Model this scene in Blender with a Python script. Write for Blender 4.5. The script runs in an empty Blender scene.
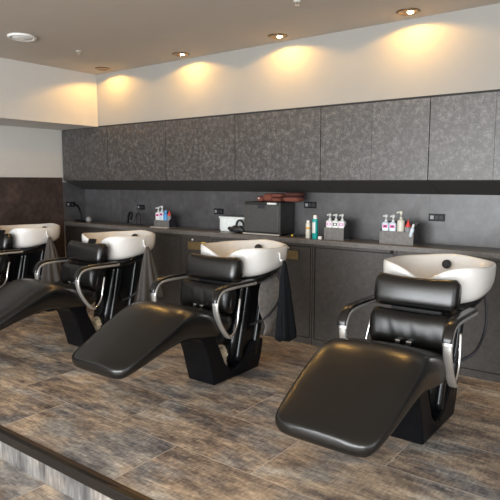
import bpy, bmesh, math, random
from math import sin, cos, pi, atan, radians, exp
from mathutils import Vector, Matrix
random.seed(4)
S = bpy.context.scene
C = S.collection

# ------------------------------------------------------------------ materials
def newmat(name):
    m = bpy.data.materials.new(name); m.use_nodes = True
    nt = m.node_tree
    return m, nt, nt.nodes['Principled BSDF']

def ND(nt, t, **kw):
    n = nt.nodes.new(t)
    for k, v in kw.items(): setattr(n, k, v)
    return n

def ramp(nt, stops):
    r = ND(nt, 'ShaderNodeValToRGB')
    e = r.color_ramp.elements
    while len(e) < len(stops): e.new(0.5)
    for i, (p, c) in enumerate(stops):
        e[i].position = p; e[i].color = (*c, 1)
    return r

def noise(nt, src, scale, detail=4, rough=.55, stretch=(1, 1, 1), loc=(0, 0, 0)):
    mp = ND(nt, 'ShaderNodeMapping'); mp.inputs['Scale'].default_value = stretch
    mp.inputs['Location'].default_value = loc
    nt.links.new(src, mp.inputs['Vector'])
    n = ND(nt, 'ShaderNodeTexNoise')
    n.inputs['Scale'].default_value = scale; n.inputs['Detail'].default_value = detail
    n.inputs['Roughness'].default_value = rough
    nt.links.new(mp.outputs['Vector'], n.inputs['Vector'])
    return n.outputs['Fac']

def plain(name, col, rough=.5, metal=0, var=.06, scale=30, bump=0, bscale=200, coat=0, spec=.5):
    m, nt, b = newmat(name)
    tc = ND(nt, 'ShaderNodeTexCoord').outputs['Object']
    f = noise(nt, tc, scale, 3)
    c0 = tuple(max(0, c*(1-var)) for c in col); c1 = tuple(min(1, c*(1+var)) for c in col)
    r = ramp(nt, [(.3, c0), (.7, c1)])
    nt.links.new(f, r.inputs['Fac']); nt.links.new(r.outputs['Color'], b.inputs['Base Color'])
    b.inputs['Roughness'].default_value = rough; b.inputs['Metallic'].default_value = metal
    b.inputs['Specular IOR Level'].default_value = spec
    if coat:
        b.inputs['Coat Weight'].default_value = coat; b.inputs['Coat Roughness'].default_value = .06
    if bump:
        f2 = noise(nt, tc, bscale, 3)
        bp = ND(nt, 'ShaderNodeBump'); bp.inputs['Strength'].default_value = bump
        bp.inputs['Distance'].default_value = .002
        nt.links.new(f2, bp.inputs['Height']); nt.links.new(bp.outputs['Normal'], b.inputs['Normal'])
    return m

def mottled(name, lo, mid, hi, s1=14, s2=90, rough=.5, stretch=(1, 1, 1), spec=.5, p=(.34, .5, .68)):
    m, nt, b = newmat(name)
    tc = ND(nt, 'ShaderNodeTexCoord').outputs['Object']
    a = noise(nt, tc, s1, 5, .6, stretch); c = noise(nt, tc, s2, 3, .6, stretch)
    mx = ND(nt, 'ShaderNodeMix'); mx.inputs['Factor'].default_value = .5
    nt.links.new(a, mx.inputs['A']); nt.links.new(c, mx.inputs['B'])
    r = ramp(nt, [(p[0], lo), (p[1], mid), (p[2], hi)])
    nt.links.new(mx.outputs['Result'], r.inputs['Fac'])
    nt.links.new(r.outputs['Color'], b.inputs['Base Color'])
    b.inputs['Roughness'].default_value = rough
    b.inputs['Specular IOR Level'].default_value = spec
    return m

def floor_mat(name, vertical=False, bright=1.0):
    m, nt, b = newmat(name)
    tc = ND(nt, 'ShaderNodeTexCoord').outputs['Object']
    mp = ND(nt, 'ShaderNodeMapping')
    mp.inputs['Location'].default_value = (2.4815 + .957*20, -1.553 + .457*20, 0)
    nt.links.new(tc, mp.inputs['Vector'])
    br = ND(nt, 'ShaderNodeTexBrick')
    br.offset = .5; br.offset_frequency = 2; br.squash = 1
    br.inputs['Scale'].default_value = 1; br.inputs['Brick Width'].default_value = .957
    br.inputs['Row Height'].default_value = .457; br.inputs['Mortar Size'].default_value = .0016
    br.inputs['Mortar Smooth'].default_value = 0
    br.inputs['Color1'].default_value = (0, 0, 0, 1); br.inputs['Color2'].default_value = (1, 1, 1, 1)
    nt.links.new(mp.outputs['Vector'], br.inputs['Vector'])
    # shift the pattern per tile
    sh = ND(nt, 'ShaderNodeVectorMath', operation='MULTIPLY_ADD')
    nt.links.new(br.outputs['Color'], sh.inputs[0]); sh.inputs[1].default_value = (7, 5, 3)
    nt.links.new(tc, sh.inputs[2])
    src = sh.outputs['Vector']
    st = (1, 1, .25) if vertical else (.45, 1.25, 1)
    big = noise(nt, src, 3.2, 6, .62, st)
    mid = noise(nt, src, 11, 6, .65, (.8, 1.5, .3) if vertical else (.5, 1.6, 1), (3, 1, 2))
    fine = noise(nt, src, 45, 4, .6, (1, 1, .15) if vertical else (.35, 1.5, 1), (1, 4, 2))
    fine2 = noise(nt, src, 60, 4, .6, (1, 1, .15) if vertical else (1.4, .4, 1), (6, 4, 2))
    def add(a, ka, bb, kb):
        n = ND(nt, 'ShaderNodeMath', operation='MULTIPLY'); nt.links.new(a, n.inputs[0]); n.inputs[1].default_value = ka
        n2 = ND(nt, 'ShaderNodeMath', operation='MULTIPLY_ADD'); nt.links.new(bb, n2.inputs[0]); n2.inputs[1].default_value = kb
        nt.links.new(n.outputs[0], n2.inputs[2]); return n2.outputs[0]
    v = add(add(big, .36, mid, .30), 1, add(fine, .18, fine2, .16), 1)
    k = bright
    r = ramp(nt, [(.38, (.024*k, .0185*k, .016*k)), (.445, (.058*k, .046*k, .038*k)), (.50, (.106*k, .083*k, .063*k)),
                  (.555, (.170*k, .134*k, .097*k)), (.62, (.245*k, .205*k, .158*k))])
    nt.links.new(v, r.inputs['Fac'])
    # blue-grey patches
    hue = noise(nt, src, 4.5, 3, .5, (.6, 1.1, 1), (9, 2, 5))
    hr = ramp(nt, [(.46, (0, 0, 0)), (.62, (1, 1, 1))]); nt.links.new(hue, hr.inputs['Fac'])
    hsv = ND(nt, 'ShaderNodeMix', data_type='RGBA', blend_type='MULTIPLY')
    nt.links.new(hr.outputs['Color'], hsv.inputs['Factor']); nt.links.new(r.outputs['Color'], hsv.inputs['A'])
    hsv.inputs['B'].default_value = (.82, .97, 1.18, 1)
    mort = ND(nt, 'ShaderNodeMix', data_type='RGBA')
    nt.links.new(br.outputs['Fac'], mort.inputs['Factor']); nt.links.new(hsv.outputs['Result'], mort.inputs['A'])
    mort.inputs['B'].default_value = (.20*k, .175*k, .148*k, 1)
    if vertical:
        hs = ND(nt, 'ShaderNodeHueSaturation'); hs.inputs['Saturation'].default_value = .45
        nt.links.new(hsv.outputs['Result'], hs.inputs['Color']); nt.links.new(hs.outputs['Color'], b.inputs['Base Color'])
    else: nt.links.new(mort.outputs['Result'], b.inputs['Base Color'])
    rr = ND(nt, 'ShaderNodeMapRange'); nt.links.new(mid, rr.inputs['Value'])
    rr.inputs['To Min'].default_value = .30; rr.inputs['To Max'].default_value = .50
    nt.links.new(rr.outputs['Result'], b.inputs['Roughness'])
    b.inputs['Specular IOR Level'].default_value = .42
    bp = ND(nt, 'ShaderNodeBump'); bp.inputs['Strength'].default_value = .25; bp.inputs['Distance'].default_value = .002
    nt.links.new(fine, bp.inputs['Height']); nt.links.new(bp.outputs['Normal'], b.inputs['Normal'])
    return m

def emit(name, col, strength):
    m, nt, b = newmat(name)
    b.inputs['Base Color'].default_value = (*col, 1)
    b.inputs['Emission Color'].default_value = (*col, 1); b.inputs['Emission Strength'].default_value = strength
    return m

M = {}
M['floor'] = floor_mat('rust_stone_vinyl', bright=3.7)
M['riser'] = floor_mat('rust_stone_vinyl_riser', True, 2.2)
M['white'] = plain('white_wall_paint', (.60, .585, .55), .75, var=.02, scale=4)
M['soffit'] = plain('white_wall_paint_dimmed', (.34, .33, .305), .8, var=.02, scale=4)  # same white paint, darkened to stand in for weaker light up there
M['ceil'] = plain('taupe_ceiling_paint', (.50, .445, .385), .8, var=.02, scale=4)
M['lam'] = mottled('mottled_grey_laminate', (.018, .0145, .0125), (.042, .037, .035), (.155, .147, .147), 30, 100, .43, spec=1.0, p=(.37, .5, .64))
M['base'] = mottled('dark_grey_cabinet_laminate', (.040, .035, .032), (.058, .051, .046), (.084, .075, .068), 30, 110, .45)
M['slate'] = mottled('slate_splashback', (.038, .036, .037), (.064, .062, .065), (.100, .098, .105), 3, 13, .40, spec=.9)
M['rust'] = mottled('rust_brown_wall_panel', (.022, .015, .014), (.042, .028, .025), (.080, .054, .047), 4, 17, .5)
M['top'] = mottled('worktop_laminate', (.09, .082, .076), (.14, .128, .118), (.20, .184, .172), 18, 90, .38)
M['gap'] = plain('dark_board_and_shade', (.035, .034, .032), .8)  # carcass tone, also colours the imitated shade under the wall cabinets
M['nose'] = plain('dark_edge_trim', (.012, .010, .009), .35, bump=.1)
M['nosetop'] = plain('brown_edge_trim', (.060, .035, .02), .35)
M['leather'] = plain('black_leather', (.004, .004, .004), .27, var=.2, scale=12, bump=.10, bscale=260, spec=.8)
M['leather2'] = plain('black_leather_wrinkled', (.004, .004, .004), .28, var=.2, scale=12, bump=.3, bscale=160, spec=.6)
M['plast'] = plain('gloss_black_plastic', (.006, .007, .008), .2, var=.1, spec=.4)
M['matt'] = plain('matt_black_plastic', (.005, .0055, .007), .42, var=.1, spec=.25)
M['foot'] = plain('black_foot_plastic', (.004, .0045, .006), .4, var=.1, spec=.2)
M['chrome'] = plain('brushed_silver', (.66, .65, .63), .36, .75, var=.03)
M['steel'] = plain('bright_chrome', (.8, .8, .8), .12, 1.0, var=.02)
M['ceramic'] = plain('glazed_ceramic', (.80, .79, .765), .12, var=.02, scale=5, coat=.4)
M['cream'] = plain('cream_rubber', (.78, .68, .52), .7, var=.15)
M['yellow'] = plain('yellow_sticker', (.62, .42, .05), .5)
M['brass'] = plain('tan_metal_plate', (.23, .165, .075), .35, .35, var=.15)
M['towelg'] = mottled('grey_cloth', (.055, .050, .046), (.08, .073, .068), (.11, .101, .095), 60, 300, .9)
M['towelb'] = mottled('charcoal_cloth', (.004, .005, .007), (.007, .009, .011), (.012, .014, .018), 60, 300, .8, spec=.2)
M['cape'] = plain('grey_shiny_plastic', (.27, .255, .24), .22, var=.2)
M['brown'] = mottled('brown_terry', (.12, .034, .023), (.19, .056, .038), (.27, .10, .07), 120, 300, .95)
M['brownd'] = mottled('dark_brown_terry', (.05, .016, .012), (.08, .025, .018), (.12, .042, .033), 120, 300, .95)
M['warmer'] = plain('warmer_black_case', (.018, .018, .016), .4)
M['warmdoor'] = plain('warmer_grey_door', (.075, .075, .073), .35, .2, var=.08)
M['label'] = plain('white_label', (.75, .75, .73), .5)
M['wht'] = plain('white_plastic', (.80, .80, .78), .35, var=.02)
M['clear'] = plain('pale_blue_plastic', (.62, .70, .78), .2, var=.04)
M['crm'] = plain('cream_plastic', (.70, .68, .58), .35, var=.02)
M['greyb'] = plain('grey_plastic', (.26, .27, .29), .3, var=.05)
M['pink'] = plain('pink_label', (.80, .12, .42), .5)
M['mauve'] = plain('mauve_label', (.70, .22, .55), .5)
M['blk'] = plain('black_print', (.02, .02, .025), .5)
M['red'] = plain('red_cap', (.72, .07, .06), .4)
M['blue'] = plain('blue_bottle', (.10, .38, .78), .3)
M['teal'] = plain('teal_can', (.0, .36, .34), .3)
M['orange'] = plain('orange_band', (.80, .38, .03), .5)
M['bag'] = plain('white_bag', (.82, .86, .84), .6, var=.08, scale=25)
M['capg'] = plain('caddy_grey', (.17, .162, .157), .5, var=.2, scale=40)
M['lens'] = emit('lamp_lens', (1, .80, .52), 60)
M['lensd'] = plain('lamp_reflector', (.22, .15, .09), .3, .8)
M['glass'] = plain('window_glass', (.9, .95, 1), .02)
g = M['glass'].node_tree.nodes['Principled BSDF']; g.inputs['Transmission Weight'].default_value = 1
M['alu'] = plain('window_frame_grey', (.16, .16, .16), .4)

# ------------------------------------------------------------------ mesh helpers
def obj(name, bm, m, parent=None, loc=None, smooth=False, bevel=0, sub=0, seg=2):
    me = bpy.data.meshes.new(name)
    bmesh.ops.recalc_face_normals(bm, faces=bm.faces)
    if smooth:
        for f in bm.faces: f.smooth = True
    bm.to_mesh(me); bm.free()
    o = bpy.data.objects.new(name, me); C.objects.link(o)
    if m is not None: me.materials.append(M[m] if isinstance(m, str) else m)
    if parent is not None: o.parent = parent
    if loc: o.location = loc
    if bevel:
        b = o.modifiers.new('bevel', 'BEVEL'); b.width = bevel; b.segments = seg; b.limit_method = 'ANGLE'; b.angle_limit = radians(40)
    if sub:
        s = o.modifiers.new('subdivision', 'SUBSURF'); s.levels = sub; s.render_levels = sub
    return o

def tag(o, label, cat, group=None):
    o['label'] = label; o['category'] = cat
    if group: o['group'] = group
    return o

def thing(name, label, cat, loc=(0, 0, 0), rotz=0, group=None):
    o = bpy.data.objects.new(name, None); C.objects.link(o)
    o.location = loc; o.rotation_euler = (0, 0, rotz); o.empty_display_size = .05
    return tag(o, label, cat, group)

def struct(name, bm, m, **kw):
    o = obj(name, bm, m, **kw); o['kind'] = 'structure'; o['label'] = STL.get(name, name.replace('_', ' ')); o['category'] = name.split('_')[0]
    return o

def copy_tree(o, parent=None):
    c = o.copy(); C.objects.link(c)
    if parent is not None: c.parent = parent
    for ch in o.children: copy_tree(ch, c)
    return c

def box(bm, x0, x1, y0, y1, z0, z1):
    v = [bm.verts.new(p) for p in ((x0,y0,z0),(x1,y0,z0),(x1,y1,z0),(x0,y1,z0),(x0,y0,z1),(x1,y0,z1),(x1,y1,z1),(x0,y1,z1))]
    for f in ((3,2,1,0),(4,5,6,7),(0,1,5,4),(1,2,6,5),(2,3,7,6),(3,0,4,7)): bm.faces.new([v[i] for i in f])
    return bm
def B(*a): return box(bmesh.new(), *a)

def loft(bm, rings, cap=True, closed=True):
    vs = [[bm.verts.new(p) for p in r] for r in rings]
    n = len(vs[0])
    for a, b in zip(vs, vs[1:]):
        for i in range(n if closed else n-1):
            j = (i+1) % n
            bm.faces.new((a[i], a[j], b[j], b[i]))
    if cap:
        bm.faces.new(list(reversed(vs[0]))); bm.faces.new(vs[-1])
    return bm

def lathe(bm, prof, n=24, c=(0, 0, 0), axis='z'):
    rings = []
    for r, z in prof:
        ring = []
        for i in range(n):
            a = 2*pi*i/n
            p = (r*cos(a), r*sin(a), z)
            if axis == 'x': p = (p[2], p[0], p[1])
            if axis == 'y': p = (p[0], p[2], p[1])
            ring.append((c[0]+p[0], c[1]+p[1], c[2]+p[2]))
        rings.append(ring)
    return loft(bm, rings)

def smooth_path(pts, n=6):
    out = []
    P = [Vector(p) for p in pts]
    for i in range(len(P)-1):
        p0 = P[max(i-1, 0)]; p1 = P[i]; p2 = P[i+1]; p3 = P[min(i+2, len(P)-1)]
        for k in range(n):
            t = k/n
            out.append(.5*((2*p1)+(p2-p0)*t+(2*p0-5*p1+4*p2-p3)*t*t+(3*p1-p0-3*p2+p3)*t**3))
    out.append(P[-1]); return out

def tube(bm, pts, ru, rv=None, n=12, ref=(1, 0, 0), e=2.0, smoothn=6):
    """sweep an (super)ellipse: ru along ref, rv across"""
    rv = rv or ru
    P = smooth_path(pts, smoothn) if smoothn else [Vector(p) for p in pts]
    ref = Vector(ref); rings = []
    for i, p in enumerate(P):
        t = (P[min(i+1, len(P)-1)]-P[max(i-1, 0)]).normalized()
        u = (ref-t*ref.dot(t)).normalized(); v = t.cross(u)
        ring = []
        for k in range(n):
            a = 2*pi*(k+.5)/n
            ca, sa = cos(a), sin(a)
            x = math.copysign(abs(ca)**(2/e), ca); y = math.copysign(abs(sa)**(2/e), sa)
            ring.append(p+u*x*ru+v*y*rv)
        rings.append(ring)
    return loft(bm, rings)

def sell(hw, hh, n, e):
    out = []
    for k in range(n):
        a = 2*pi*k/n; ca, sa = cos(a), sin(a)
        out.append((math.copysign(abs(ca)**(2/e), ca)*hw, math.copysign(abs(sa)**(2/e), sa)*hh))
    return out

def prism_x(bm, poly, x0, x1):
    return loft(bm, [[(x0, y, z) for y, z in poly], [(x1, y, z) for y, z in poly]])

# ------------------------------------------------------------------ the room
XL, XR, YB, YF, YW = -5.82, 3.0, 4.31, 4.01, -3.4
ZC = 2.515; ZL = -.165; YE = 1.53; XB = -5.13
STL = {
 'floor': 'raised platform floor of rusty brown stone-look vinyl tiles',
 'ceiling': 'flat taupe ceiling', 'wall_back': 'slate grey splashback wall behind the worktop',
 'wall_left': 'left wall, white painted above brown panelling',
}
struct('floor', B(XL-.1, XR+.1, YE+.03, YB+.1, ZL, 0), 'floor')
o = struct('floor_lower', B(XL-.1, XR+.1, YW-.1, YE+.03, ZL-.1, ZL), 'floor'); o['label'] = 'lower floor of brown stone-look tiles in front of the platform'
o = struct('trim_1', B(XL, XR, YE+.012, YE+.0299, ZL, -.05), 'riser'); o['label'] = 'grey stone-look riser under the platform edge'
bm = B(XL, XR, YE, YE+.0299, -.052, .001)
o = struct('trim_2', bm, 'nose', bevel=.004); o['label'] = 'dark edge strip along the front of the platform'
o = struct('trim_3', B(XL, XR, YE+.0299, YE+.05, -.002, .003), 'nosetop'); o['label'] = 'brown metal strip on top of the platform edge'
struct('ceiling', B(XL-.1, XR+.1, YW-.1, YB+.1, ZC, ZC+.1), 'ceil')
struct('wall_back', B(XL-.1, XR+.1, YB, YB+.1, ZL, ZC), 'slate')
struct('wall_left', B(XL-.1, XL, YW-.1, YB, ZL, ZC), 'white')
RY0, RY1, RZ0, RZ1 = -2.2, 2.4, .0, 2.3
bm = bmesh.new()
box(bm, XR, XR+.1, YW-.1, RY0, ZL, ZC); box(bm, XR, XR+.1, RY1, YB, ZL, ZC)
box(bm, XR, XR+.1, RY0, RY1, ZL, RZ0); box(bm, XR, XR+.1, RY0, RY1, RZ1, ZC)
struct('wall_right', bm, 'white')
bm = bmesh.new()
for k in range(4):
    y = RY0+(RY1-RY0-.04)*k/3; box(bm, XR+.02, XR+.08, y, y+.04, RZ0, RZ1)
for z in (RZ0, RZ1-.04): box(bm, XR+.025, XR+.075, RY0, RY1, z, z+.04)
o = struct('window_4', bm, 'alu'); o['label'] = 'large shop window on the right side, outside the picture'
# splashback tile joints
bm = bmesh.new()
for x in (-5.16, -4.30, -3.42, -2.42, -1.54, -.66, .22): box(bm, x-.0015, x+.0015, YB-.0012, YB-.0004, .895, 1.3)
o = struct('trim_4', bm, M['top']); o['label'] = 'thin pale joints between the splashback panels'
o = struct('trim_5', B(XL+.0005, XL+.012, YW, 4.0, ZL, 1.415), 'rust'); o['label'] = 'dark rust-brown panel on the lower left wall'
o = struct('trim_6', B(XL+.0005, XL+.010, 4.0, YB-.001, .897, 1.36), 'slate'); o['label'] = 'slate return panel between left wall and splashback'
o = struct('trim_7', B(XL+.0005, XB, YW, YF+.001, 1.963, ZC-.0005), 'white'); o['label'] = 'white bulkhead under the ceiling on the left'
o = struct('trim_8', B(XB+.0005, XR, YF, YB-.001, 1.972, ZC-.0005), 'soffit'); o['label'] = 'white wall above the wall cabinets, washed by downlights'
# front wall with big windows, behind the camera
wx = [(-5.4, -3.3), (-2.9, -.8), (-.5, 1.6)]
bm = bmesh.new()
ws = (-.05, 2.38)
WX0, WX1 = -4.6, 2.6
box(bm, XL-.1, WX0, YW-.1, YW, ZL, ZC); box(bm, WX1, XR+.1, YW-.1, YW, ZL, ZC)
box(bm, WX0, WX1, YW-.1, YW, ZL, ws[0]); box(bm, WX0, WX1, YW-.1, YW, ws[1], ZC)
struct('wall_front', bm, 'white')
for i in range(3):
    w = (WX1-WX0)/3; x0 = WX0+i*w; x1 = x0+w
    bm = bmesh.new()
    for a in ((x0, x0+.04, ws[0], ws[1]), (x1-.04, x1, ws[0], ws[1]), (x0+.04, x1-.04, ws[0], ws[0]+.04), (x0+.04, x1-.04, ws[1]-.04, ws[1])):
        box(bm, a[0], a[1], YW-.08, YW-.02, a[2], a[3])
    o = struct('window_%d' % (i+1), bm, 'alu'); o['label'] = 'large shop window behind the camera'

# ------------------------------------------------------------------ wall cabinets
def wall_cabinet(x0, x1, label, doors=2):
    t = thing('wall_cabinet', label, 'cabinet', (0, 0, 0), 0, 'wall cabinets over the worktop')
    obj('body', B(x0, x1, YF+.022, YB-.002, 1.385, 1.970), 'lam', t)
    # dark wedge shaped to stand in for the cabinet's shadow on the wall
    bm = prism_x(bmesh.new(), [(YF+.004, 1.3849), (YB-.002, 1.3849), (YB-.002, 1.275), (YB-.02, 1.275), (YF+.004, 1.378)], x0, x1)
    obj('shade_wedge', bm, 'gap', t)
    w = (x1-x0)/doors
    for k in range(doors):
        a = x0+k*w+(.0005 if k == 0 else .0010); b = x0+(k+1)*w-(.0005 if k == doors-1 else .0010)
        obj('door', B(a, b, YF, YF+.020, 1.383, 1.957), 'lam', t)
    obj('top_rail', B(x0, x1, YF+.012, YF+.022, 1.957, 1.9715), 'gap', t)
for x0, x1, lb in ((-5.80, -4.985, 'leftmost grey mottled wall cabinet, against the left wall under the bulkhead corner'),
                   (-4.98, -4.095, 'grey mottled wall cabinet, second from the left wall'),
                   (-4.09, -3.215, 'grey mottled wall cabinet above the white bag, left of the towel warmer'),
                   (-3.21, -2.335, 'grey mottled wall cabinet directly above the towel warmer'),
                   (-2.33, -1.452, 'grey mottled wall cabinet above the two bottle caddies right of the towel warmer'),
                   (-1.447, -.57, 'rightmost grey mottled wall cabinet, at the right edge above the right chair'),):
    wall_cabinet(x0, x1, lb)
o = struct('trim_9', B(-.565, XR, YF, YB-.002, 1.385, 1.970), 'lam'); o['label'] = 'mottled grey cabinet run continuing past the right edge'
o = struct('trim_10', prism_x(bmesh.new(), [(YF+.004, 1.3849), (YB-.002, 1.3849), (YB-.002, 1.275), (YB-.02, 1.275), (YF+.004, 1.378)], -.565, XR), 'gap'); o['label'] = 'dark wedge imitating shade under the cabinet run past the right edge'  # cabinet shadow continued as a dark solid

# ------------------------------------------------------------------ base cabinets + worktop
def base_cabinet(x0, x1, d0, d1, label):
    t = thing('base_cabinet', label, 'cabinet', (0, 0, 0), 0, 'base cabinets under the worktop')
    obj('body', B(x0, x1, YF+.018, YB-.002, 0.001, .8545), 'gap', t)
    bm = bmesh.new(); z0, z1 = .055, .836
    if d0 is None: box(bm, x0, x1, YF, YF+.0178, .001, .854)
    else:
        if d0-x0 > .002: box(bm, x0, d0, YF, YF+.0178, .001, .854)
        if x1-d1 > .002: box(bm, d1, x1, YF, YF+.0178, .001, .854)
        box(bm, d0, d1, YF, YF+.0178, .001, z0); box(bm, d0, d1, YF, YF+.0178, z1, .854)
    obj('front_frame', bm, 'base', t)
    if d0 is not None:
        obj('door', B(d0+.008, d1-.008, YF+.003, YF+.0175, z0+.004, z1-.009), 'base', t)
base_cabinet(-5.80, -4.965, -5.77, -5.0, 'leftmost dark base cabinet, behind the left edge chairs beside the wall')
base_cabinet(-4.96, -3.535, -4.93, -3.90, 'dark base cabinet behind the third chair from the right')
base_cabinet(-3.53, -2.395, -3.49, -2.41, 'dark base cabinet under the towel warmer with its door behind the middle chair')
base_cabinet(-2.39, -1.665, -2.375, -1.68, 'dark base cabinet left of the rightmost chair, under the two caddies')
base_cabinet(-1.66, -1.255, None, None, 'narrow plain dark base cabinet front directly behind the rightmost washbasin')
base_cabinet(-1.25, -.05, -1.235, -.08, 'dark base cabinet at the right edge, behind the rightmost chair')
base_cabinet(-.045, XR-.002, 0, XR-.05, 'dark base cabinet beyond the right edge')
bm = B(XL+.012, XR-.002, YF-.012, YB-.003, .8555, .895)
tag(obj('worktop', bm, 'top', bevel=.003), 'long dark grey laminate worktop running along the back wall', 'worktop')

def knob(x, y, z, mat, label):
    bm = lathe(bmesh.new(), [(.004, .0004), (.008, -.006), (.010, -.014), (.007, -.02), (.002, -.021)], 14, (x, y, z), 'y')
    tag(obj('knob', bm, mat, smooth=True), label, 'knob', 'small knobs on the cabinet fronts')
knob(-3.734, YF, .812, 'wht', 'small white knob on the cabinet left of the middle washbasin')
knob(-2.625, YF, .812, 'wht', 'small white knob on the cabinet right of the middle washbasin')
knob(-1.70, YF, .845, 'matt', 'small dark knob above the left rim of the rightmost washbasin')
tag(obj('mounting_strip', B(-3.80, -2.53, YF-.012, YF-.0005, .715, .79), 'brass', bevel=.003),
    'tan metal strip on the cabinet front behind the middle washbasin', 'metal strip')

# ------------------------------------------------------------------ sockets
def socket(x, z, label, side=False):
    t = thing('socket_plate', label, 'socket', (x, YB, z) if not side else (XL+.010, x, z), 0 if not side else pi/2, 'black socket plates on the splashback')
    obj('plate', B(-.062, .062, -.008, -.0005, -.028, .028), 'matt', t, bevel=.002)
    for k, dx in enumerate((-.035, 0, .035)):
        obj('outlet', B(dx-.013, dx+.013, -.011, -.0075, -.014, .014), 'greyb' if k == 0 else 'blk', t)
socket(-1.475, 1.098, 'black socket plate on the splashback right of the caddies, above the rightmost basin')
socket(-2.60, 1.165, 'black socket plate on the splashback above the spray cans')
socket(-3.66, 1.074, 'black socket plate on the splashback above the white bag')
socket(-4.80, 1.085, 'black socket plate on the splashback above the black looped cord')
socket(4.10, 1.10, 'black socket plate on the return panel at the left wall', True)

# ------------------------------------------------------------------ worktop objects
ZT = .8955
# towel warmer
t = thing('towel_warmer', 'black towel warmer cabinet with grey flap door on the worktop', 'towel warmer', (-2.955, 4.17, ZT))
obj('case', B(-.195, .195, -.10, .12, .012, .295), 'warmer', t, bevel=.006)
d = obj('door', B(-.190, .185, -.114, -.101, .03, .270), 'warmdoor', t, bevel=.003)
obj('handle', B(-.035, .045, -.119, -.1135, .238, .272), 'blk', d, bevel=.008)
obj('label_strip', B(.065, .16, -.1165, -.1005, .2745, .290), 'label', t)
for x in (-.16, .16):
    for y in (-.08, .1):
        obj('foot', lathe(bmesh.new(), [(.014, 0), (.014, .0125)], 12, (x, y, 0)), 'blk', t)
obj('side_vent', B(.1945, .197, -.04, .06, .15, .17), 'blk', t)
obj('tray', B(-.20, .20, -.125, -.10, .003, .016), 'chrome', t, bevel=.002)

def rolled_towel(x, y, z, L, r, mat, label, stack=1, depth=None):
    bm = bmesh.new()
    rings = []
    n = 28
    for k in range(9):
        u = -1+2*k/8
        sc = (1-abs(u)**6*.35)
        rr = [(x+u*L/2, y+p[0]*sc*(1+.05*sin(k*2.1+i)), z+r+p[1]*sc*(1+.04*sin(k*1.3+i*2))) for i, p in enumerate(sell(depth or r*1.6, r, n, 2.6))]
        rings.append(rr)
    loft(bm, rings)
    tag(obj('folded_towel', bm, mat, smooth=True), label, 'towel', 'brown towels on the towel warmer')
zt = ZT+.296
rolled_towel(-3.02, 4.16, zt, .065, .024, 'brown', 'small brown rolled towel at the left on top of the towel warmer', depth=.05)
rolled_towel(-2.93, 4.17, zt, .095, .038, 'brown', 'brown folded towel second from left on top of the towel warmer', depth=.07)
rolled_towel(-2.84, 4.17, zt, .085, .020, 'brown', 'flat brown folded towel under the dark rolls on the towel warmer', depth=.075)
rolled_towel(-2.835, 4.17, zt+.040, .095, .018, 'brown', 'reddish brown folded towel topping the middle of the towel stack', depth=.07)
rolled_towel(-2.70, 4.19, zt, .16, .025, 'brown', 'brown folded towel lying at the right end of the towel warmer top', depth=.075)
rolled_towel(-2.695, 4.20, zt+.050, .17, .018, 'brownd', 'dark brown folded towel topping the right end of the towel stack', depth=.07)
tag(obj('tag_clip', lathe(bmesh.new(), [(.004, 0), (.008, -.004), (.003, -.008)], 12, (-3.02, 4.112, zt+.03), 'y'), 'label'), 'tiny white tag on the small brown rolled towel', 'tag')

# white bag + black pouch
bm = bmesh.new(); rings = []
for z, sx, sy in ((0, .135, .045), (.02, .145, .05), (.08, .15, .045), (.12, .152, .040), (.128, .16, .046), (.14, .16, .042), (.142, .152, .035)):
    rings.append([(p[0]*(1+.02*sin(i*1.7+z*60)), p[1]*(1+.1*sin(i*2.3+z*40)), z) for i, p in enumerate(sell(sx, sy, 32, 4))])
loft(bm, rings)
o = obj('white_bag', bm, 'bag', loc=(-3.39, 4.20, ZT), smooth=True, bevel=.003)
tag(o, 'white soft bag standing on the worktop left of the towel warmer', 'bag')
t = thing('black_pouch', 'black lumpy pouch with a raised handle in front of the white bag', 'pouch', (-3.275, 4.105, ZT))
bm = bmesh.new(); rings = []
for k in range(11):
    u = -1+2*k/10; s = max(.12, (1-u*u)**.5)
    rings.append([(u*.105, p[0]*s, .034+p[1]*s*(1+.25*u)+.006*sin(k*1.9)) for p in sell(.04, .032, 20, 2.2)])
loft(bm, rings); obj('body', bm, 'blk', t, smooth=True)
bm = tube(bmesh.new(), [(-.005, 0, .05), (.01, 0, .10), (.04, 0, .118), (.075, 0, .10), (.09, 0, .045)], .012, .010, 10, (0, 1, 0))
obj('handle', bm, 'blk', t, smooth=True)

# spray cans and small lid
def spray(x, y, h, r, body, band, cap, label, bandz, name='spray_can'):
    t = thing(name, label, 'spray can', (x, y, ZT))
    obj('body', lathe(bmesh.new(), [(r*.95, 0), (r, .004), (r, h*.78), (r*.94, h*.82), (r*.6, h*.85)], 24), body, t, smooth=True, bevel=.001)
    obj('cap', lathe(bmesh.new(), [(r*.68, h*.835), (r*.7, h*.86), (r*.66, h*.98), (r*.5, h)], 20), cap, t, smooth=True)
    obj('band', lathe(bmesh.new(), [(r*1.0, bandz[0]*h), (r*1.012, bandz[0]*h+.001), (r*1.012, bandz[1]*h-.001), (r*1.0, bandz[1]*h)], 24), band, t, smooth=True)
    return t
spray(-2.478, 4.075, .152, .021, 'crm', 'orange', 'wht', 'cream bottle with an orange band and white cap beside the teal can', (.52, .62))
t = spray(-2.405, 4.065, .198, .0235, 'teal', 'teal', 'wht', 'tall teal spray can with white label and cap on the worktop', (.1, .12))
bm = bmesh.new(); rings = []
for z in (.05, .14):
    rings.append([(.0245*sin(a), -.0245*cos(a), z) for a in [-.9+.15*k for k in range(11)]])
loft(bm, rings, cap=False, closed=False); obj('paper_label', bm, 'label', t, smooth=True)
o = obj('small_lid', lathe(bmesh.new(), [(.015, 0), (.017, .004), (.017, .022), (.012, .026)], 18, (-2.352, 4.055, ZT)), 'wht', smooth=True)
tag(o, 'tiny white lid on the worktop between teal can and left caddy', 'lid')

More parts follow.
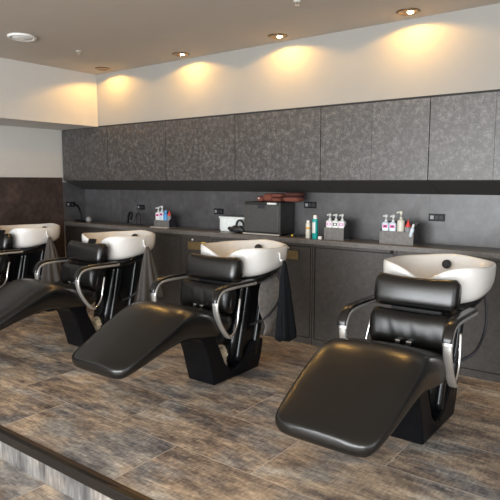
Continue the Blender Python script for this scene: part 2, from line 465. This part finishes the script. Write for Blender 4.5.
# pump bottles etc.
def pump_bottle(x, y, z, h, r, body, lab, label, square=False, group='pump bottles in the caddies', cat='bottle', rotz=.5):
    t = thing('pump_bottle', label, cat, (x, y, z), rotz, group)
    e = 5 if square else 2.2
    prof = [(.95, 0), (1, .006), (1, h*.66), (.96, h*.70), (.55, h*.74), (.36, h*.75)]
    loft_b = loft(bmesh.new(), [[(p[0]*s, p[1]*s, zz) for p in sell(r, r, 28, e)] for s, zz in prof])
    obj('body', loft_b, body, t, smooth=True)
    bm = lathe(bmesh.new(), [(.011, h*.75), (.011, h*.81), (.005, h*.81), (.005, h*.90)], 16)
    obj('pump_collar', bm, 'wht' if body != 'crm' else 'crm', t, smooth=True)
    bm = tube(bmesh.new(), [(0, .010, h*.955), (-.004, -.008, h*.965), (-.010, -.024, h*.955), (-.012, -.028, h*.925)], .007, .006, 10, (1, 0, 0))
    lathe(bm, [(.010, h*.90), (.012, h*.93), (.012, h*.975), (.008, h)], 16)
    obj('pump_head', bm, 'wht' if body != 'crm' else 'crm', t, smooth=True)
    if lab:
        # printed label: coloured block with a dark stripe, on the front
        obj('front_label', B(-r*.62, r*.70, -r-.0012, -r+.002, h*.53, h*.64), lab[0], t)
        obj('label_print', B(-r*.25, r*.40, -r-.0020, -r-.0011, h*.555, h*.615), lab[1], t)
    return t

def caddy(x0, x1, y0, y1, h, label):
    t = thing('bottle_caddy', label, 'caddy', ((x0+x1)/2, (y0+y1)/2, ZT), 0, 'bottle caddies on the worktop')
    w = (x1-x0)/2; d = (y1-y0)/2; s = .006
    obj('base', B(-w, w, -d, d, 0, .008), 'capg', t)
    obj('front_panel', B(-w, w, -d, -d+s, .0081, h), 'capg', t)
    obj('back_panel', B(-w, w, d-s, d, .0081, h*1.7), 'blk', t)
    for sx in (-1, 1):
        a, b = sorted((sx*w, sx*(w-s)))
        obj('side_panel', prism_x(bmesh.new(), [(-d+s, .0081), (d-s, .0081), (d-s, h*1.6), (-d+s, h)], a, b), 'blk', t)
    return t
ZB = ZT+.0085
# right-hand pair: three labelled white pumps
caddy(-2.325, -2.145, 4.075, 4.17, .10, 'grey bottle caddy next to the teal spray can')
for k, (dx, lb, w) in enumerate(((-.057, ('mauve', 'wht'), 'left'), (0, ('blk', 'wht'), 'middle'), (.057, ('mauve', 'wht'), 'right'))):
    pump_bottle(-2.235+dx, 4.112, ZB, .205, .0272, 'wht', lb,
                'white pump bottle with %s label, %s of three beside the teal can' % ('black' if k == 1 else 'pink', w), True, rotz=.12)
# right caddy
caddy(-1.835, -1.565, 4.075, 4.18, .10, 'grey bottle caddy in the rightmost place, holding a red-capped bottle and tall pump')
pump_bottle(-1.80, 4.112, ZB, .215, .0272, 'clear', ('pink', 'blk'), 'pale pump bottle with pink label, leftmost in the right-hand caddy', True, rotz=.12)
pump_bottle(-1.742, 4.112, ZB, .215, .0272, 'clear', ('pink', 'blk'), 'pale pump bottle with pink label, second from left in the right-hand caddy', True, rotz=.12)
pump_bottle(-1.680, 4.112, ZB, .245, .027, 'crm', None, 'tall cream pump bottle in the middle of the right-hand caddy', rotz=-.6)
def red_cap(x, y, z, h, r, label):
    t = thing('squeeze_bottle', label, 'bottle', (x, y, z))
    obj('body', lathe(bmesh.new(), [(r*.95, 0), (r, .005), (r, h*.66), (r*.8, h*.70)], 24), 'greyb', t, smooth=True)
    obj('cap', lathe(bmesh.new(), [(r*.92, h*.70), (r*.85, h*.75), (r*.4, h*.86), (r*.16, h), (r*.08, h*1.01)], 20), 'red', t, smooth=True)
red_cap(-1.622, 4.112, ZB, .18, .024, 'grey squeeze bottle with a red nozzle cap in the right-hand caddy')
def leaning(x, y, z, h, r, label):
    t = thing('squeeze_bottle', label, 'bottle', (x, y, z)); t.rotation_euler = (0, radians(12), 0)
    obj('body', lathe(bmesh.new(), [(r*.9, 0), (r, .005), (r, h*.6), (r*.6, h*.74)], 20), 'clear', t, smooth=True)
    obj('cap', lathe(bmesh.new(), [(r*.6, h*.745), (r*.62, h*.8), (r*.5, h*.97), (r*.3, h)], 16), 'wht', t, smooth=True)
leaning(-1.590, 4.085, ZB+.055, .10, .015, 'small pale bottle leaning at the right end of the right-hand caddy')
# left caddy (far)
caddy(-4.385, -4.165, 4.11, 4.20, .075, 'black-sided grey bottle caddy in front of the far left splashback')
pump_bottle(-4.352, 4.145, ZB, .20, .026, 'wht', ('pink', 'blk'), 'white pump bottle with pink label, leftmost in the far left caddy', True, rotz=.25)
pump_bottle(-4.296, 4.145, ZB, .215, .026, 'clear', ('pink', 'blk'), 'pale pump bottle left of the blue bottle in the far left caddy', True, rotz=.25)
t = thing('bottle', 'blue bottle in the far left caddy', 'bottle', (-4.242, 4.145, ZB))
obj('body', lathe(bmesh.new(), [(.022, 0), (.023, .005), (.023, .12), (.012, .135)], 22), 'blue', t, smooth=True)
obj('cap', lathe(bmesh.new(), [(.013, .1355), (.013, .165), (.010, .17)], 16), 'blue', t, smooth=True)
red_cap(-4.192, 4.145, ZB, .165, .022, 'grey squeeze bottle with a red nozzle cap in the far left caddy')
o = obj('drip_tray', B(-4.40, -4.15, 4.062, 4.10, ZT, ZT+.006), 'label', bevel=.002)
tag(o, 'thin pale tray edge in front of the far left caddy', 'tray')

# black corded tools on the left half of the worktop
def cord_loop(x, y, label, pts):
    t = thing('corded_tool', label, 'tool', (x, y, ZT), 0, 'black corded tools on the worktop')
    obj('grip', tube(bmesh.new(), pts[0], .015, .012, 10, (0, 1, 0)), 'matt', t, smooth=True)
    obj('cord', tube(bmesh.new(), pts[1], .011, .010, 8, (0, 1, 0)), 'blk', t, smooth=True)
cord_loop(-4.76, 4.16, 'black tool with two tall loops of cord left of the far left caddy',
    [[(-.10, 0, .012), (-.09, 0, .07), (-.07, .0, .12), (-.04, 0, .135), (-.03, 0, .11), (-.045, 0, .06)],
     [(.03, 0, .01), (.03, 0, .07), (.05, 0, .12), (.08, 0, .125), (.105, 0, .09), (.10, 0, .03), (.13, 0, .008)]])
t = thing('corded_tool', 'black plugged-in tool with a curved cable in the far left corner of the worktop', 'tool', (-5.60, 4.10, ZT), 0, 'black corded tools on the worktop')
obj('plug', B(-.205, -.14, -.02, .02, .175, .225), 'matt', t, bevel=.008)
obj('cord', tube(bmesh.new(), [(-.17, 0, .20), (-.08, 0, .19), (-.03, 0, .13), (-.01, 0, .06), (0, 0, .012)], .014, .012, 10, (0, 1, 0)), 'matt', t, smooth=True)
obj('grip', tube(bmesh.new(), [(-.12, 0, .014), (-.02, 0, .014), (.06, 0, .014)], .014, .013, 10, (0, 1, 0)), 'matt', t, smooth=True)
bm = bmesh.new(); bmesh.ops.create_uvsphere(bm, u_segments=20, v_segments=14, radius=.036); bmesh.ops.translate(bm, verts=bm.verts, vec=(-5.44, 4.08, ZT+.036))
tag(obj('ball', bm, 'greyb', smooth=True), 'small grey ball in the far left corner of the worktop', 'ball')
t = thing('cable_tangle', 'black cable with a small yellow tie beside the towel warmer', 'cable', (-2.62, 4.08, ZT))
obj('cord', tube(bmesh.new(), [(-.10, .02, .006), (-.03, 0, .012), (.02, .01, .03), (.06, .03, .02), (.03, .05, .01), (-.05, .05, .008)], .006, n=8, ref=(0, 0, 1)), 'blk', t, smooth=True)
obj('tie', lathe(bmesh.new(), [(.006, -.01), (.010, -.008), (.010, .008), (.006, .01)], 12, (-.02, 0, .014), 'x'), 'yellow', t)

# ------------------------------------------------------------------ ceiling fittings
LX = (-1.56, -2.63, -3.69, -4.79)
names = ('rightmost recessed downlight over the white wall', 'second recessed downlight from the right, over the towel warmer side',
         'third recessed downlight from the right, above the middle chairs', 'leftmost recessed downlight, small and dark beside the bulkhead corner')
for k, x in enumerate(LX):
    t = thing('downlight', names[k], 'downlight', (x, 3.825, ZC), 0, 'recessed downlights along the back wall')
    obj('trim_ring', lathe(bmesh.new(), [(.052, -.001), (.078, -.001), (.080, -.004), (.072, -.009), (.054, -.012), (.050, -.008)], 32), 'lensd', t, smooth=True)
    obj('lens', lathe(bmesh.new(), [(.002, -.0015), (.044, -.0015), (.044, -.004), (.002, -.005)], 24), 'blk' if k == 3 else 'lensd', t, smooth=True)
    bm = bmesh.new()
    lathe(bm, [(.002, -.0056), (.022, -.0056), (.020, -.010), (.002, -.011)] if k < 3 else [(.001, -.0056), (.007, -.0056), (.006, -.007), (.001, -.0075)], 20, (.012, .012, 0))
    obj('bulb', bm, 'lens', t, smooth=True)
    L = bpy.data.lights.new('downlight_beam', 'SPOT'); L.energy = 13.5; L.color = (1, .54, .13)
    L.spot_size = radians(158); L.spot_blend = .22; L.shadow_soft_size = .018
    lo = bpy.data.objects.new('downlight_beam', L); C.objects.link(lo); lo.location = (x, 3.825, ZC-.024)
    lo.rotation_euler = (radians(6), 0, 0)
t = thing('ceiling_speaker', 'round pale ceiling fitting near the left bulkhead', 'ceiling speaker', (-4.25, 2.61, ZC))
obj('ring', lathe(bmesh.new(), [(.105, -.0005), (.112, -.006), (.104, -.018), (.088, -.02), (.086, -.012)], 40), 'wht', t, smooth=True)
obj('grille', lathe(bmesh.new(), [(.002, -.0115), (.084, -.0115), (.084, -.014), (.06, -.022), (.002, -.026)], 40), 'wht', t, smooth=True)
for x, y, lb in ((-4.33, 3.20, 'tiny sprinkler head on the ceiling near the leftmost downlight'), (-2.04, 3.185, 'tiny sprinkler head at the top edge of the ceiling')):
    t = thing('sprinkler', lb, 'sprinkler', (x, y, ZC))
    obj('plate', lathe(bmesh.new(), [(.024, -.0005), (.024, -.003), (.012, -.006)], 20), 'wht', t)
    obj('nozzle', lathe(bmesh.new(), [(.007, -.0061), (.006, -.02), (.014, -.021), (.014, -.024), (.004, -.025)], 16), 'steel', t)

# ------------------------------------------------------------------ shampoo chair
Y0 = 3.03      # local y = world y - Y0
def y_(v): return v-Y0

def make_seat():
    # (y, z_top, thickness, half width)
    P = [(2.84, .512, .110, .225), (2.78, .526, .140, .248), (2.68, .552, .168, .258), (2.56, .588, .190, .264), (2.47, .610, .195, .268),
         (2.41, .614, .192, .270), (2.34, .600, .182, .270), (2.25, .560, .158, .268), (2.14, .506, .130, .262), (2.05, .461, .110, .254),
         (1.97, .424, .096, .244), (1.925, .403, .084, .230), (1.900, .391, .066, .205), (1.887, .382, .044, .170), (1.882, .374, .018, .13)]
    # resample
    pts = [Vector((p[0], p[1], p[2])) for p in P]
    rings = []
    n = 44
    def lerp(i, t):
        a, b = P[i], P[i+1]
        return [a[k]+(b[k]-a[k])*t for k in range(4)]
    dense = []
    for i in range(len(P)-1):
        p0 = P[max(i-1, 0)]; p1 = P[i]; p2 = P[i+1]; p3 = P[min(i+2, len(P)-1)]
        for k in range(3):
            t = k/3
            dense.append([.5*((2*b)+(c-a)*t+(2*a-5*b+4*c-d)*t*t+(3*b-a-3*c+d)*t**3) for a, b, c, d in zip(p0, p1, p2, p3)])
    dense.append(list(P[-1]))
    for (y, zt, th, hw) in dense:
        ring = []
        for px, pz in sell(hw, th/2, n, 5.4):
            crown = .014*(1-(px/hw)**2) if pz > 0 else 0
            if pz < 0: px *= 1-.10*(-pz/(th/2))
            ring.append((px, y_(y), zt-.014-th/2+pz+crown))
        rings.append(ring)
    return loft(bmesh.new(), rings)

def make_cushion(hw, hh, hd, dip, sag, wr=0, nx=28):
    rings = []
    for k in range(nx+1):
        u = -1+2*k/nx
        e = min(1, max(.0, 1-(abs(u)))*hw/.028)
        s = .72+.28*(1-(1-e)**2)**.5 if e < 1 else 1
        ring = []
        for i, (a, b) in enumerate(sell(hd, hh, 36, 2.9)):
            top = max(0, b/hh)
            zz = b*s-dip*(1-u*u)*top
            yy = a*s-sag*(1-u*u)*(1 if a < 0 else .3)
            if wr:
                yy += wr*sin(u*17+b*30)*sin(u*6+1)*(1-u*u)*(1 if a < 0 else 0)
            ring.append((u*hw, yy, zz))
        rings.append(ring)
    return loft(bmesh.new(), rings)

def make_bowl():
    N = 112
    cy = .235
    def outline(th, sc=1, notch=1):
        c, s = cos(th), sin(th); e = 2.7
        r = (abs(c/.298)**e+abs(s/.285)**e)**(-1/e)
        d = (th+pi/2+pi) % (2*pi)-pi
        gN = exp(-(d/.34)**2)
        r *= 1-.16*gN*notch
        return r*sc*c, r*sc*s+cy, gN
    def zrim(th):
        d = (th+pi/2+pi) % (2*pi)-pi
        gN = exp(-(d/.36)**2); lob = exp(-((abs(d)-.85)/.40)**2)
        rear = exp(-((abs(d)-pi)/.5)**2)
        return .908-.075*gN+.012*lob+.018*rear
    def zbot(th):
        s = sin(th)
        return .735+.035*s
    levels = [(0.60, None, 1.05), (.80, None, .995), (.90, 1, .93), (.955, 1, .80), (.985, 1, .60), (1.0, 1, .35), (1.005, 1, .14), (1.0, 1, .04), (.985, 1, .0)]
    rings = []
    for sc, nt, t in levels:
        ring = []
        for i in range(N):
            th = 2*pi*i/N
            x, y, gN = outline(th, sc)
            zr, zb = zrim(th), zbot(th)
            # concave fold sweeping across the side of the lobe
            ring.append((x, y, zr+(zb-zr)*t))
        rings.append(ring)
    inner = [(.955, .004), (.93, .03), (.90, .10), (.86, .28), (.80, .5), (.70, .72), (.52, .88), (.25, .95), (.06, .97)]
    for sc, t in inner:
        ring = []
        for i in range(N):
            th = 2*pi*i/N
            x, y, gN = outline(th, sc, max(0, (sc-.3)/.7))
            zr = zrim(th); zb = .755
            ring.append((x, y, zr+(zb-zr)*t))
        rings.append(ring)
    return loft(bmesh.new(), rings)

def make_chair(label):
    t = thing('shampoo_chair', label, 'shampoo chair', (0, Y0, 0), 0, 'row of shampoo chairs with basins')
    # foot
    poly = [(2.78, 0.001), (3.285, 0.001), (3.325, .10), (3.345, .21), (3.22, .215), (3.10, .10), (3.02, .062), (2.95, .075), (2.90, .13), (2.815, .31), (2.815, .395), (2.62, .395), (2.68, .32), (2.72, .22)]
    bm = prism_x(bmesh.new(), [(y_(a), b) for a, b in poly], -.12, .12)
    obj('foot_base', bm, 'foot', t, bevel=.012)
    obj('seat_support', B(-.17, .17, y_(2.42), y_(2.86), .385, .418), 'matt', t, bevel=.008)
    # column, leaning back
    rings = []
    for y0, y1, z, hw in ((2.99, 3.31, .10, .095), (3.02, 3.34, .25, .10), (3.07, 3.41, .45, .105), (3.10, 3.46, .60, .115), (3.10, 3.50, .70, .14)):
        rings.append([((p[0]), y_((y0+y1)/2)+p[1], z) for p in sell(hw, (y1-y0)/2, 28, 5)])
    obj('column', loft(bmesh.new(), rings), 'plast', t, smooth=True)
    for s in (-1, 1):
        for a, b, r in ((3.06, 3.17, .030), (3.25, 3.36, .030)):
            bm = tube(bmesh.new(), [(s*.092, y_(a), .11), (s*.100, y_((a+b)/2), .38), (s*.112, y_(b), .69)], r, n=16, e=2.6)
            obj('column_rib', bm, 'plast', t, smooth=True)
    # cream hose coil in the crook of the foot
    bm = bmesh.new()
    for k, (r, z) in enumerate(((.044, .150), (.036, .170), (.026, .188))):
        pts = [(r*cos(a)*1.1, y_(2.985)+r*sin(a)*.8, z+.012*sin(a)) for a in [2*pi*i/16 for i in range(16)]]
        tube(bm, pts+[pts[0]], .014, n=8, ref=(0, 0, 1), smoothn=0)
    lathe(bm, [(.05, .06), (.05, .14), (.03, .15)], 20, (0, y_(2.985), 0))
    o = obj('hose_coil', bm, 'cream', t, smooth=True); o['label'] = 'cream coil in the crook of the foot'
    # seat
    obj('seat', make_seat(), 'leather', t, smooth=True)
    # lower back cushion
    o = obj('back_cushion', make_cushion(.215, .100, .060, .008, .006, .0022), 'leather2', t, loc=(0, y_(2.855), .592), smooth=True); o.rotation_euler = (radians(-9), 0, 0)
    o = obj('head_cushion', make_cushion(.225, .090, .052, .014, .012), 'leather', t, loc=(0, y_(2.925), .782), smooth=True); o.rotation_euler = (radians(-12), 0, 0)
    bm = prism_x(bmesh.new(), [(y_(2.80), .42), (y_(2.84), .42), (y_(2.925), .58), (y_(2.985), .83), (y_(2.96), .83), (y_(2.895), .58)], -.14, .14)
    obj('back_frame', bm, 'matt', t, bevel=.004)
    for s in (-.03, .03):
        obj('buckle', B(s-.014, s+.014, y_(2.755), y_(2.78), .536, .552), 'steel', t, bevel=.003)
    # arms
    for s in (-1, 1):
        x = s*.275
        a = obj('armrest', tube(bmesh.new(), [(x, y_(3.02), .690), (x, y_(2.86), .693), (x, y_(2.72), .692), (x, y_(2.655), .676), (x, y_(2.625), .640), (x, y_(2.617), .600)],
                 .024, .011, 16, (1, 0, 0), 3), 'chrome', t, smooth=True)
        obj('arm_pad', tube(bmesh.new(), [(x, y_(3.00), .708), (x, y_(2.86), .711), (x, y_(2.715), .709), (x, y_(2.642), .690), (x, y_(2.608), .648), (x, y_(2.602), .622)],
                 .025, .011, 16, (1, 0, 0), 3), 'leather', a, smooth=True)
        obj('arm_post', tube(bmesh.new(), [(x, y_(2.617), .612), (x, y_(2.622), .56), (x*.995, y_(2.65), .49), (x*.985, y_(2.70), .42), (x*.97, y_(2.745), .375), (x*.955, y_(2.775), .365)],
                 .022, .009, 16, (1, 0, 0), 3), 'chrome', t, smooth=True)
        obj('arm_rod', tube(bmesh.new(), [(x*.955, y_(2.765), .366), (x*.95, y_(2.815), .385), (x*.94, y_(2.855), .44), (x*.93, y_(2.875), .52), (x*.90, y_(2.90), .60)],
                 .009, .009, 10, (1, 0, 0)), 'steel', t, smooth=True)
        obj('arm_bracket', B(min(s*.12, x), max(s*.12, x), y_(3.00), y_(3.03), .675, .700), 'matt', t, bevel=.004)
    # bowl
    b = obj('basin', make_bowl(), 'ceramic', t, smooth=True)
    obj('drain', lathe(bmesh.new(), [(.026, .768), (.030, .772), (.020, .775), (.004, .776)], 20, (0, .25, 0)), 'steel', b, smooth=True)
    bm = lathe(bmesh.new(), [(.020, .0), (.026, -.006), (.028, -.02), (.024, -.034), (.010, -.038), (.003, -.038)], 20, (-.02, .455, .868), 'y')
    for k in range(3):
        lathe(bm, [(.003, -.037), (.006, -.040), (.005, -.046), (.001, -.047)], 10, (-.02+.012*cos(k*2.1+.6), .455, .868+.012*sin(k*2.1+.6)), 'y')
    obj('shower_head', bm, 'blk', b, smooth=True)
    # black tray under bowl
    rings = []
    for z, sx, sy in ((.655, .16, .20), (.675, .215, .24), (.725, .262, .262), (.742, .255, .255), (.745, .20, .20)):
        rings.append([(p[0], .23+p[1], z+.05*(p[1]/.25)) for p in sell(sx, sy, 36, 2.6)])
    obj('basin_tray', loft(bmesh.new(), rings), 'plast', t, smooth=True)
    bm = tube(bmesh.new(), [(.225, .31, .735), (.245, .33, .70), (.255, .335, .60), (.250, .315, .50), (.235, .22, .42), (.18, .18, .37), (.11, .16, .34)], .008, n=10)
    obj('hose', bm, 'blk', t, smooth=True)
    return t

CX = (-1.095, -2.532, -3.935, -5.365)
labels = ('rightmost black shampoo chair with a white basin and nothing hanging on it',
          'black shampoo chair with charcoal cloth hanging on its basin, second from the right',
          'second black shampoo chair from the left edge, grey towel hanging on its basin',
          'leftmost black shampoo chair, cut off by the left edge, basin near the brown panel')
chair = make_chair(labels[0]); chair.location.x = CX[0]
for i in (1, 2, 3):
    c = copy_tree(chair); c.location.x = CX[i]; c['label'] = labels[i]
    obj('towel_hook', tube(bmesh.new(), [(.284, .25, .872), (.304, .25, .868), (.308, .25, .83), (.316, .25, .815), (.326, .25, .825)], .006, n=8, ref=(0, 1, 0)), 'wht', c, smooth=True)
    if i > 1:
        rings = [[(p[0]*(1 if k else .9), -.066+.012*k+p[1], .845+.022*k) for p in sell(.052-.004*k, .014, 20, 3)] for k in range(3)]
        obj('neck_rest', loft(bmesh.new(), rings), 'matt', c, smooth=True, bevel=.003)
    for ch in c.children:
        if i == 1 and ch.name.startswith('basin') and ch.type == 'MESH' and not ch.name.startswith('basin_tray'):
            bm = bmesh.new()
            pass
            k = obj('sticker', B(-.245, -.215, .035, .055, .924, .929), 'yellow', ch); k['label'] = 'yellow sticker on the rim'

# ------------------------------------------------------------------ hanging cloths
def cloth(name, top, zb, w, d, mat, label, cat='towel', pl=7, skew=0, seed=0, amp=.22, group='cloths hanging from the basins', wtop=.014):
    rings = []; n = 64; K = 14
    for k in range(K+1):
        t = k/K; z = top[2]+(zb-top[2])*t
        f = t**.75
        hw = wtop+(w/2-wtop)*f; hd = .010+(d/2-.010)*f
        ring = []
        for i in range(n):
            a = 2*pi*i/n
            r = 1+amp*t**.5*sin(a*pl+seed+.6*t)+.08*t*sin(a*3+seed*2)
            ring.append((top[0]+hw*r*sin(a)*.55+skew*t*.3, top[1]+hd*0+hw*r*cos(a)+skew*t, z+(.012*sin(a*pl+seed) if k == K else 0)+.0))
        rings.append(ring)
    o = obj(name, loft(bmesh.new(), rings), mat, smooth=True)
    return tag(o, label, cat, group)
hx = .324
cloth('hanging_cloth', (CX[1]+hx+.018, 3.285, .818), .255, .20, .1, 'towelb', 'charcoal cloth hanging from the basin of the middle chair', 'cloth', 5, .03, 1, .16)
cloth('hanging_towel', (CX[2]+hx+.018, 3.285, .818), .36, .26, .1, 'towelg', 'grey pleated towel hanging from the second basin from the left', 'towel', 8, .02, 0)
cloth('hanging_towel', (CX[3]+hx+.018, 3.285, .818), .36, .24, .1, 'towelg', 'grey pleated towel hanging from the leftmost basin', 'towel', 8, .02, 2)
# shiny grey cape behind the middle chair's column
bm = bmesh.new(); rings = []
for k in range(13):
    t = k/12; z = .668-.41*t
    w = .05+.11*sin(pi*min(1, t*1.15+.1))**.8
    rings.append([(CX[1]+.178+.03*sin(t*3)+p[1], 3.335+p[0]*w/.1-.03*t, z) for p in sell(.1, .008, 24, 2.2)])
loft(bm, rings)
tag(obj('plastic_cape', bm, 'cape', smooth=True), 'shiny grey plastic cape hanging behind the column of the middle chair', 'cape', 'cloths hanging from the basins')

# ------------------------------------------------------------------ light
def area(name, loc, rot, sx, sy, e, col):
    L = bpy.data.lights.new(name, 'AREA'); L.shape = 'RECTANGLE'; L.size = sx; L.size_y = sy; L.energy = e; L.color = col
    o = bpy.data.objects.new(name, L); C.objects.link(o); o.location = loc; o.rotation_euler = rot
    return o
area('window_daylight', ((WX0+WX1)/2, YW-.13, (ws[0]+ws[1])/2), (radians(90), 0, 0), WX1-WX0, ws[1]-ws[0], 550, (.95, .98, 1.0))
area('window_daylight_right', (XR+.13, (RY0+RY1)/2, (RZ0+RZ1)/2), (0, radians(90), 0), RZ1-RZ0, RY1-RY0, 45, (.95, .98, 1.0))
w = bpy.data.worlds.new('world'); S.world = w; w.use_nodes = True
bg = w.node_tree.nodes['Background']; bg.inputs['Color'].default_value = (.85, .92, 1, 1); bg.inputs['Strength'].default_value = 1.0

# ------------------------------------------------------------------ camera
cam = bpy.data.cameras.new('camera'); co = bpy.data.objects.new('camera', cam); C.objects.link(co)
cam.sensor_width = 36; cam.lens = 565/500*36; cam.clip_start = .05
co.location = (0, 0, 1.375)
co.rotation_euler = (radians(90)-atan(69/565), 0, radians(37.2))
S.camera = co
S.view_settings.view_transform = 'Standard'; S.view_settings.look = 'None'
S.view_settings.gamma = 1; S.view_settings.use_curve_mapping = False
S.view_settings.exposure = 0.0
